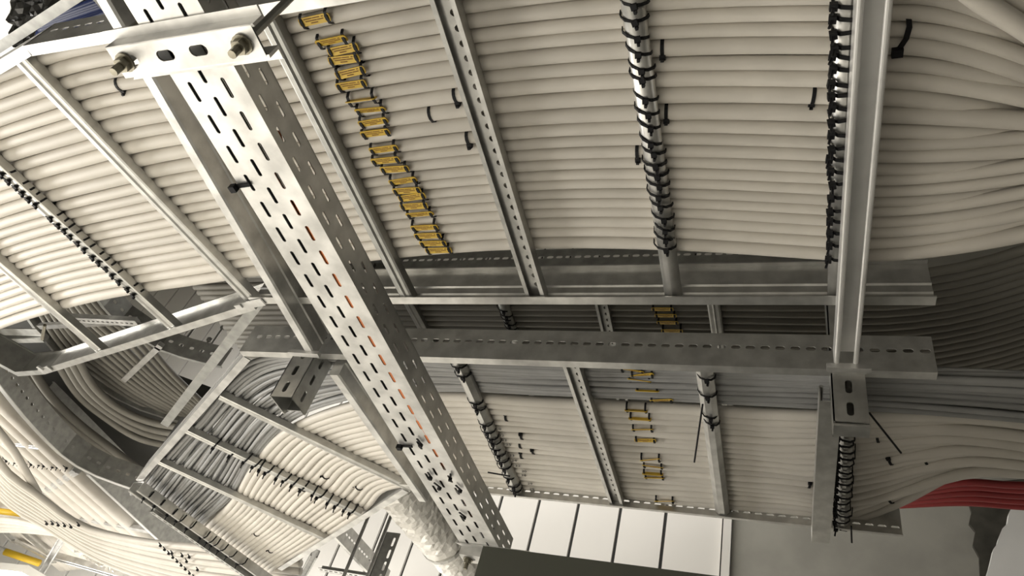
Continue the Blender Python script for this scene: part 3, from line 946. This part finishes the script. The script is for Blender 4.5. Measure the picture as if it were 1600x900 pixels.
for k, (x, y, t, yw) in enumerate(mk2):
    marker(x, y, ZC + .002, t, 'yellow cable marker, %s from the top of the row on the second ladder' % ORD[k], 'yellow markers on the second ladder', yw, 0.0 if k < 5 else None, .006 if k < 5 else 0, .9)
for k, (x, y) in enumerate(((1035, 483), (1040, 493), (1043, 504), (1050, 517))):
    marker(x, y, HD + .016, .1, 'dim yellow cable marker, %s from the top on the high dark ladder' % ORD[k], 'yellow markers on the high ladder', 0, 0.0)
marker(990, 427, HD + .02, .6, 'dim yellow cable marker just above the far rail of the nearest ladder', None, 0, 0.0)

# handwritten numbers on the second ladder's cables


def scribble(px, py, txt, k):
    c = at(px, py, ZC); p, a = nearest_dir(c)
    cu = bpy.data.curves.new('handwritten_number', 'FONT'); cu.body = txt; cu.size = .016; cu.align_x = 'CENTER'; cu.shear = .2
    cu.extrude = .0002
    tmp = bpy.data.objects.new('tmp', cu); COL.objects.link(tmp)
    dg = bpy.context.evaluated_depsgraph_get(); me = bpy.data.meshes.new_from_object(tmp.evaluated_get(dg))
    bpy.data.objects.remove(tmp)
    me.materials.clear(); me.materials.append(INK)
    o = bpy.data.objects.new('handwritten_number', me); COL.objects.link(o)
    o.location = (c.x, p.y - .003, p.z - .0134 + CZ); o.rotation_euler = (math.pi, 0, 0)
    tag(o, 'handwritten black number on a pale cable, %s down beside the first rung' % ORD[k], 'handwriting', None)


for k, (x, y, t) in enumerate(((782, 667, '0'), (786, 680, '22'), (791, 690, '22'), (798, 699, '25'), (800, 709, '23'), (805, 719, '24'), (811, 727, '22'), (820, 734, '20'), (820, 743, '26'), (828, 753, '29'), (832, 763, '25'))):
    scribble(x, y, t, k)

# ------------------------------------------------------------------ lower left: more ladders, bends and bundles
def ribbon(lo, up, h, n, rr, m, lab, group, sides=8, dz=0.0, seg=30, wob=.0015):
    L = lerpline([at(x, y, h) for x, y in lo], [at(x, y, h) for x, y in up], n, seg)
    for k, P in enumerate(L):
        ph = rnd.random() * 6
        P = [p + Vector((wob * math.sin(p.y * 8 + ph), 0, dz * (k % 2) + .002 * math.sin(p.x * 6 + ph))) for p in P]
        cable(P, rr, m, lab % ORD[k], group, sides)


# sweeping bundle at the bottom left corner
HJ = 1.05
ribbon([(-80, 700), (0, 775), (30, 801), (72, 824), (110, 848), (166, 880), (230, 905), (330, 935), (470, 960)],
       [(-70, 610), (0, 720), (28, 748), (62, 772), (104, 805), (150, 826), (230, 843), (330, 852), (470, 862)], HJ, 9, .0168, CABLE,
       'pale cable, %s from below in the sweeping bundle at lower left', 'pale cables of the sweeping bundle', 12)
ribbon([(-40, 640), (10, 700), (35, 742), (55, 775)], [(-20, 640), (22, 695), (45, 735), (64, 768)], HJ + .03, 1, .017, CABLE, 'pale cable crossing over the sweeping bundle at the left edge, %s one', None, 10)
for k, (x, y) in enumerate([(72, 816), (81, 816), (90, 818), (100, 819), (110, 821), (122, 818)] + [(250 + 6.5 * i, 850 + 6.2 * i) for i in range(10)] + [(268, 862), (284, 866), (295, 868), (291, 875), (308, 888)]):
    c = at(x, y, HJ - .02)
    place_tie(KNOT, (c.x, c.y, c.z), (0, 0, .3), 'black cable tie, %s along the rows on the sweeping bundle' % ORD[k], 'ties on the sweeping bundle')

# straight ladder above that bundle
HF = 1.27
ladF = empty('cable_ladder', at(130, 780, HF), 'pale cable ladder seen from below at lower left, above the sweeping bundle', 'cable ladder')
rail(ladF, [at(300, 890, HF), at(243, 838, HF), at(140, 742, HF), at(40, 650, HF)], -1, False, STEEL_D, h=.2)
mk('flange', sweep([(-.002, -.004), (-.002, -.001), (.02, -.001), (.02, -.004)], [at(300, 890, HF), at(243, 838, HF), at(140, 742, HF)]), STEEL_P, ladF)  # brighter strip paints the light on this rail's flange
rail(ladF, [at(20, 850, HF), at(-60, 770, HF)], 1, False, STEEL_B)
for p, q in (((238, 833), (122, 812)), ((118, 738), (62, 774)), ((66, 702), (-20, 690))):
    hat_rung(ladF, at(*p, HF + .004), at(*q, HF + .004), STEEL_B, .04)
fl0 = [at(x, y, HF + .05) for x, y in ((262, 862), (230, 830), (140, 746), (60, 668), (-40, 570))]
fsh = at(72, 862, HF + .05) - at(238, 836, HF + .05)
L = lerpline(fl0, [p + fsh for p in fl0], 15, 14)
for k, P in enumerate(L):
    cable(P, fsh.length / 30 * 1.02, CABLE, 'pale cable, %s from the right on the ladder at lower left' % ORD[k], 'pale cables on the lower left ladder', 10)
rF = (at(0, 716, HF + .012), at(100, 728, HF + .012))
tie_row(rF, [i / 15 for i in range(16)], 'the tie row at the lower left edge', 'ties on the lower left ladder', LONGTIE)

# curved rail in front of it
HK = 1.20
ladK = empty('curved_ladder_rail', at(120, 715, HK), 'curved holed rail of a ladder bend sweeping across the lower left', 'cable ladder')
kp = cr([at(x, y, HK) for x, y in ((-60, 520), (0, 600), (50, 662), (100, 712), (140, 737), (180, 753), (212, 764))], 14)
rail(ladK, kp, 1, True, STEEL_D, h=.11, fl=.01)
mk('flange', sweep([(-.024, -.004), (-.024, -.001), (.002, -.001), (.002, -.004)][::1], kp), STEEL_P, ladK)  # light catching the curved flange, painted as a paler steel strip

# dark cables behind that rail
ribbon([(-20, 560), (20, 628), (70, 675), (140, 715), (215, 752)], [(40, 545), (80, 610), (130, 660), (180, 700), (222, 735)], 1.38, 5, .019, DARKC, 'shade-darkened cable, %s from the left behind the curved rail', 'shade-darkened cables behind the curved rail', 8)
ribbon([(80, 560), (120, 620), (170, 660), (220, 690), (290, 705)], [(120, 545), (150, 600), (190, 635), (240, 655), (300, 665)], 1.44, 4, .017, DARKC, 'shade-darkened cable, %s from the left under the upper curved rail', 'shade-darkened cables under the upper curved rail', 8)

DZ = 1.64  # added dark sheet, hides the pale wall behind the cables
dp = [at(x, y, DZ) for x, y in ((-90, 470), (140, 470), (205, 540), (250, 600), (330, 630), (320, 690), (222, 752), (120, 705), (50, 655), (-90, 560))]
n_ = len(dp)
o = mk('added_dark_backing_sheet', (dp + [p + Vector((0, 0, .08)) for p in dp], [tuple(range(n_)), tuple(range(2 * n_ - 1, n_ - 1, -1))] + [(i, i + n_, (i + 1) % n_ + n_, (i + 1) % n_) for i in range(n_)]), CEIL)
tag(o, 'added dark backing sheet high above the curved ladders on the left', 'cable tray')

# high ladder turning between two curved rails
HG = 1.5
ladG = empty('curved_cable_ladder', at(220, 570, HG), 'dark curved cable ladder with holed rails behind the left bend', 'cable ladder')
rail(ladG, cr([at(x, y, HG) for x, y in ((-20, 400), (60, 520), (110, 572), (150, 602), (200, 632), (250, 650), (290, 660))], 12), 1, True, STEEL_D, h=.1, fl=.016)
rail(ladG, cr([at(x, y, HG) for x, y in ((110, 400), (170, 490), (215, 525), (250, 546), (300, 562), (345, 572))], 10), 1, True, STEEL_D, h=.1, fl=.016)
mk('rung', sweep([(-.012, 0), (-.012, .02), (.012, .02), (.012, 0)], [at(192, 596, HG), at(250, 541, HG)]), STEEL_B, ladG)
mk('rung', sweep([(-.012, 0), (-.012, .02), (.012, .02), (.012, 0)], [at(60, 512, HG), at(212, 504, HG)]), STEEL, ladG)
ribbon([(30, 440), (95, 545), (150, 590), (210, 628), (300, 668)], [(120, 420), (180, 490), (225, 525), (270, 580), (330, 640)], HG + .03, 12, .013, DARKC, 'shade-darkened cable, %s from the left on the dark curved ladder', 'shade-darkened cables on the dark curved ladder', 8)

# rail of the upper level parallel to the left bend
HE = 1.12
o = mk('ladder_rail', sweep(rail_profile(.09, .03, sgn=1), [at(418, 470, HE), at(262, 668, HE)][::-1]), STEEL_D); tag(o, 'grey ladder rail parallel to and behind the near rail of the left bend', 'rail')
# dark bracket at the far left
o = empty('angle_bracket', at(30, 530, 1.3), 'dark bracket with a bolt at the left edge below the bent cables', 'bracket')
mk('arm', sweep([(-.02, 0), (-.02, .004), (.02, .004), (.02, 0)], [at(-20, 518, 1.3), at(62, 520, 1.3)]), STEEL_D, o)
mk('arm', sweep([(-.012, 0), (-.012, .03), (.012, .03), (.012, 0)], [at(-20, 534, 1.29), at(66, 532, 1.29)]), STEEL_D, o)
mk('bolt', rod(at(70, 508, 1.25), at(66, 530, 1.25), .006, 8), ZINC, o)
o = empty('slotted_strut', at(160, 503, 1.4), 'light slotted strut seen in the gap left of the bent cables', 'strut')
pa, pb = at(106, 500, 1.4), at(214, 506, 1.4); L_ = (pb - pa).length; d2_ = (pb - pa).normalized(); s2_ = d2_.cross(Vector((0, 0, 1)))
mk('web', perf(0, L_, -.018, .018, [(-.006, .006, [(.024 * (i + .5), 0, .014, .007) for i in range(int(L_ / .024))])], lambda u, v, t: pa + d2_ * u + s2_ * v + Vector((0, 0, t)), .002), STEEL_B, o)
mk('side', sweep([(-.018, 0), (-.016, 0), (-.016, .02), (-.018, .02)], [pa, pb]), STEEL, o)
mk('side', sweep([(.016, 0), (.018, 0), (.018, .02), (.016, .02)], [pa, pb]), STEEL, o)

# hanging rods with nuts seen against the pale wall
for k, (a, b, lab) in enumerate((((297, 531), (307, 508), 'left'), ((321, 545), (328, 530), 'middle'), ((329, 548), (349, 511), 'right'))):
    Yr = 2.0 + .2 * k
    q = aty(*b, Yr); o = mk('threaded_rod', rod(Vector((q.x, q.y, aty(*a, Yr).z - .05)), q, .006, 6), STEEL_D)
    tag(o, 'short dark threaded rod against the pale wall, %s of three' % lab, 'rod')
    mk('nut', tube([q + Vector((0, 0, -.012)), q + Vector((0, 0, .004))], .014, 6), STEEL_D, o)

# ------------------------------------------------------------------ top left corner
HT = 1.18
o = mk('ladder_rail', sweep(rail_profile(.03, .021, sgn=-1), [at(146, -10, HT), at(-60, 122, HT)]), STEEL_D); tag(o, 'plain ladder rail crossing the top left corner', 'rail')
ribbon([(60, 62), (120, 44), (240, 8)], [(70, 30), (130, 8), (230, -28)], 1.35, 9, .010, BLUE, 'blue cable, %s from below in the top left corner', 'blue cables at top left', 8)
o = mk('ladder_rung', sweep([(-.02, 0), (-.02, .02), (.02, .02), (.02, 0)], [at(140, -20, 1.3), at(198, 45, 1.3)]), STEEL_D); tag(o, 'dark rung in front of the blue cables at top left', 'rung')
# wrinkled black film over a duct
V = []; F = []
nx, ny = 26, 18
c0, c1, c2, c3 = at(10, -60, 1.5), at(210, -60, 1.5), at(20, 75, 1.5), at(150, 75, 1.5)
for j in range(ny + 1):
    for i in range(nx + 1):
        u, v = i / nx, j / ny
        p = c0.lerp(c1, u).lerp(c2.lerp(c3, u), v)
        V.append(p + Vector((0, 0, .018 * math.sin(u * 17 + 3 * math.sin(v * 9)) * math.sin(v * 13 + u * 5) + rnd.uniform(-.006, .006))))
for j in range(ny):
    for i in range(nx):
        a = j * (nx + 1) + i; F.append((a, a + nx + 1, a + nx + 2, a + 1))
nb = len(V)
for p in (c0, c1, c3, c2): V.append(p + Vector((0, 0, .3)))
F.append((nb, nb + 1, nb + 2, nb + 3)); F.append((0, nx, nb + 1, nb)); F.append(((nx + 1) * ny, nb + 3, nb + 2, (nx + 1) * ny + nx))
o = mk('wrapped_duct', (V, F), FILM); tag(o, 'duct wrapped in shiny wrinkled black film at the top left corner', 'duct')
o = mk('wall_board', box(tuple(at(0, 45, 1.62)), .3, .35, .02, .3), WHITEP); tag(o, 'pale board above the wrapped duct at the left edge', 'board')

# ------------------------------------------------------------------ bottom: cabinet, foil duct, uprights
cl = aty(755, 853, 1.16); c2 = aty(1010, 898, 1.155)
yaw = -.03
cw, cd, chh = .8, .9, CZ + cl.z
o = empty('server_cabinet', (cl.x + cw / 2, 1.16 + cd / 2, -CZ), 'dark grey equipment cabinet whose top corner shows at the bottom edge', 'cabinet')
mk('body', box((cl.x + cw / 2, 1.16 + cd / 2 + .01, -CZ + chh / 2 - .0), cw, cd - .02, chh), CABIN, o)
mk('door', box((cl.x + cw / 2, 1.163, -CZ + chh / 2), cw - .004, .016, chh - .004), CABIN, o)

# foil wrapped pipe
pts = []; rad = []
pa, pb = at(575, 700, 1.22), at(772, 935, 1.22)
for i in range(80):
    t = i / 79; pts.append(pa.lerp(pb, t)); rad.append(.098 + .004 * math.sin(i * 2.3) + rnd.uniform(-.003, .003))
V, F = tube(pts, rad, 34)
V = [v + Vector((rnd.uniform(-.003, .003), rnd.uniform(-.003, .003), rnd.uniform(-.003, .003))) for v in V]
o = mk('foil_pipe', (V, F), FOIL); tag(o, 'thick pipe wrapped in crinkled foil left of the tray\'s lower end', 'pipe')
mk('collar', tube([pa.lerp(pb, .54), pa.lerp(pb, .555)], .106, 20), STEEL, o)

# dark slotted upright and rods beyond the left bend
Yu = 3.0
u0, u1 = aty(614, 832, Yu), aty(590, 900, Yu)
H = .9
o = empty('slotted_upright', (u1.x, Yu, u1.z - .3), 'dark slotted upright channel left of the foil pipe', 'upright')
wv = .075
z0 = u1.z - .4
hs = [(.03 + .06 * i, wv * .72, .045, .014) for i in range(int((u0.z - z0) / .06))]
xb = (u0.x + u1.x) / 2 - wv / 2
mk('slotted_face', perf(0, u0.z - z0, 0, wv, [(wv * .55, wv * .9, hs)], lambda u, v, t: Vector((xb + v, Yu + t, z0 + u)), .004), STEEL_D, o)
mk('side_face', box((xb + .002, Yu + .03, (z0 + u0.z) / 2), .004, .06, u0.z - z0), STEEL_D, o)
for k, (a, b, lab) in enumerate((((618, 788), (578, 900), 'right'), ((571, 818), (538, 900), 'left'))):
    Yr = 2.9
    p, q = aty(*a, Yr), aty(*b, Yr); x = (p.x + q.x) / 2
    o = mk('threaded_rod', rod(Vector((p.x, Yr, q.z - .3)), Vector((p.x, Yr, p.z + .35)), .008, 8), STEEL_D)
    tag(o, 'long dark threaded rod against the white wall panels, %s of two' % lab, 'rod')
o = empty('ladder_rail', at(548, 870, 1.5), 'holed ladder rail below the far edge of the left bend', 'rail')
rail(o, [at(512, 826, 1.3), at(600, 920, 1.3)], 1, True, STEEL, h=.1)
o = empty('slotted_strut', at(540, 893, 1.45), 'short bright slotted strut at the bottom edge below the left bend', 'strut')
pa, pb = at(498, 890, 1.25), at(580, 903, 1.25); L_ = (pb - pa).length; d3_ = (pb - pa).normalized(); s3_ = d3_.cross(Vector((0, 0, 1)))
mk('web', perf(0, L_, -.02, .02, [(-.01, .01, [(.03 * (i + .5), 0, .02, .012) for i in range(int(L_ / .03))])], lambda u, v, t: pa + d3_ * u + s3_ * v + Vector((0, 0, t)), .003), STEEL_B, o)
mk('side', sweep([(-.02, 0), (-.017, 0), (-.017, .03), (-.02, .03)], [pa, pb]), STEEL_D, o)
o = strut('dark_strut', at(490, 870, 1.3), at(440, 960, 1.3), 'dark channel in the shade under the far edge of the left bend', STEEL_D)

# ------------------------------------------------------------------ bottom left corner: lamp, struts, yellow pipe
lp = at(-10, 915, 1.0); lq = at(70, 915, 1.0)
o = empty('linear_luminaire', lp, 'glaring white linear luminaire at the bottom left corner', 'lamp')
la, lb = at(-80, 890, 1.0), at(52, 905, 1.0)
mk('diffuser', sweep([(-.09, 0), (-.06, -.03), (.06, -.03), (.09, 0)], [la, lb]), LEDM, o)
mk('housing', sweep([(-.095, .001), (.095, .001), (.08, .05), (-.08, .05)], [la, lb]), WHITEP, o)
o = mk('yellow_pipe', rod(at(8, 862, 1.22), at(62, 880, 1.22), .023, 12), YELP, smooth=True); tag(o, 'yellow pipe just above the luminaire at lower left', 'pipe')
o = mk('yellow_pipe', rod(at(-30, 795, 1.22), at(34, 803, 1.22), .018, 12), YELP, smooth=True); tag(o, 'yellow pipe at the left edge under the sweeping bundle', 'pipe')
ribbon([(-40, 832), (20, 832), (90, 836)], [(-40, 805), (30, 812), (80, 826)], 1.15, 5, .0115, CABLE, 'pale cable, %s from below in the small straight bundle at the left edge', 'small straight bundle at the left edge', 8)
for k, (a, b) in enumerate((((-20, 850), (60, 878)), ((20, 845), (85, 880)), ((28, 826), (74, 866)))):
    o = mk('flat_bar', sweep([(-.03, 0), (-.03, .01), (.03, .01), (.03, 0)], [at(*a, 1.24), at(*b, 1.24)]), STEEL); tag(o, 'beige flat bar behind the luminaire, %s from the left' % ORD[k], 'bar')
o = strut('upright_strut', at(98, 840, 1.1), at(58, 905, 1.1), 'bright strut rising beside the luminaire at lower left', STEEL_B)
o = strut('bright_strut', at(76, 872, 1.15), at(260, 925, 1.15), 'bright strut along the bottom edge below the sweeping bundle', STEEL_B, [(a * 1.5, b) for a, b in SP])
# crumpled foil scrap
V = []; F = []
ca, cb = at(122, 862, 1.12), at(176, 890, 1.12)
for j in range(7):
    for i in range(13):
        p = ca.lerp(cb, i / 12) + Vector((0, .06 * (j / 6 - .5), 0))
        V.append(p + Vector((rnd.uniform(-.01, .01), rnd.uniform(-.01, .01), rnd.uniform(-.02, .02))))
for j in range(6):
    for i in range(12):
        a = j * 13 + i; F.append((a, a + 1, a + 14, a + 13))
o = mk('foil_scrap', (V, F), FOIL); tag(o, 'crumpled foil scrap on the bright strut below the sweeping bundle', 'foil')

# ------------------------------------------------------------------ bottom right: red cables, broken plaster
ribbon([(1395, 792), (1500, 788), (1580, 793), (1680, 800)], [(1395, 770), (1500, 750), (1580, 754), (1680, 756)], 1.28, 5, .0105, RED, 'red cable, %s from below behind the fanned pale cables', 'red cables at lower right', 8)


def jag(pts, y, th, slope=0.0):
    A = [aty(x, yy, y + slope * (x - 1536)) for x, yy in pts]; n = len(A)
    V = A + [a + Vector((0, th, 0)) for a in A]
    F = [tuple(range(n)), tuple(range(2 * n - 1, n - 1, -1))] + [(i, i + n, (i + 1) % n + n, (i + 1) % n) for i in range(n)]
    return V, F


edgep = [(1640, 740), (1600, 754), (1590, 764), (1586, 778), (1582, 790), (1577, 800), (1574, 818), (1566, 826), (1561, 838), (1558, 850), (1552, 858), (1549, 872), (1546, 884), (1541, 900), (1536, 930)]
o = mk('broken_board', jag(edgep + [(1760, 930), (1760, 740)], 2.35, .03, -.0007), FOAM); tag(o, 'white board with a ragged edge at the lower right corner', 'board')
hole = [(1512, 780), (1518, 800), (1514, 818), (1524, 830), (1520, 852), (1530, 870), (1532, 915), (1560, 930), (1640, 930), (1640, 745), (1560, 752)]
V, F = jag(hole, YW - .021, .02)
o = mk('rough_patch', (V, F), ROCK); tag(o, 'dark broken patch in the grey wall beside the ragged white board', 'patch')
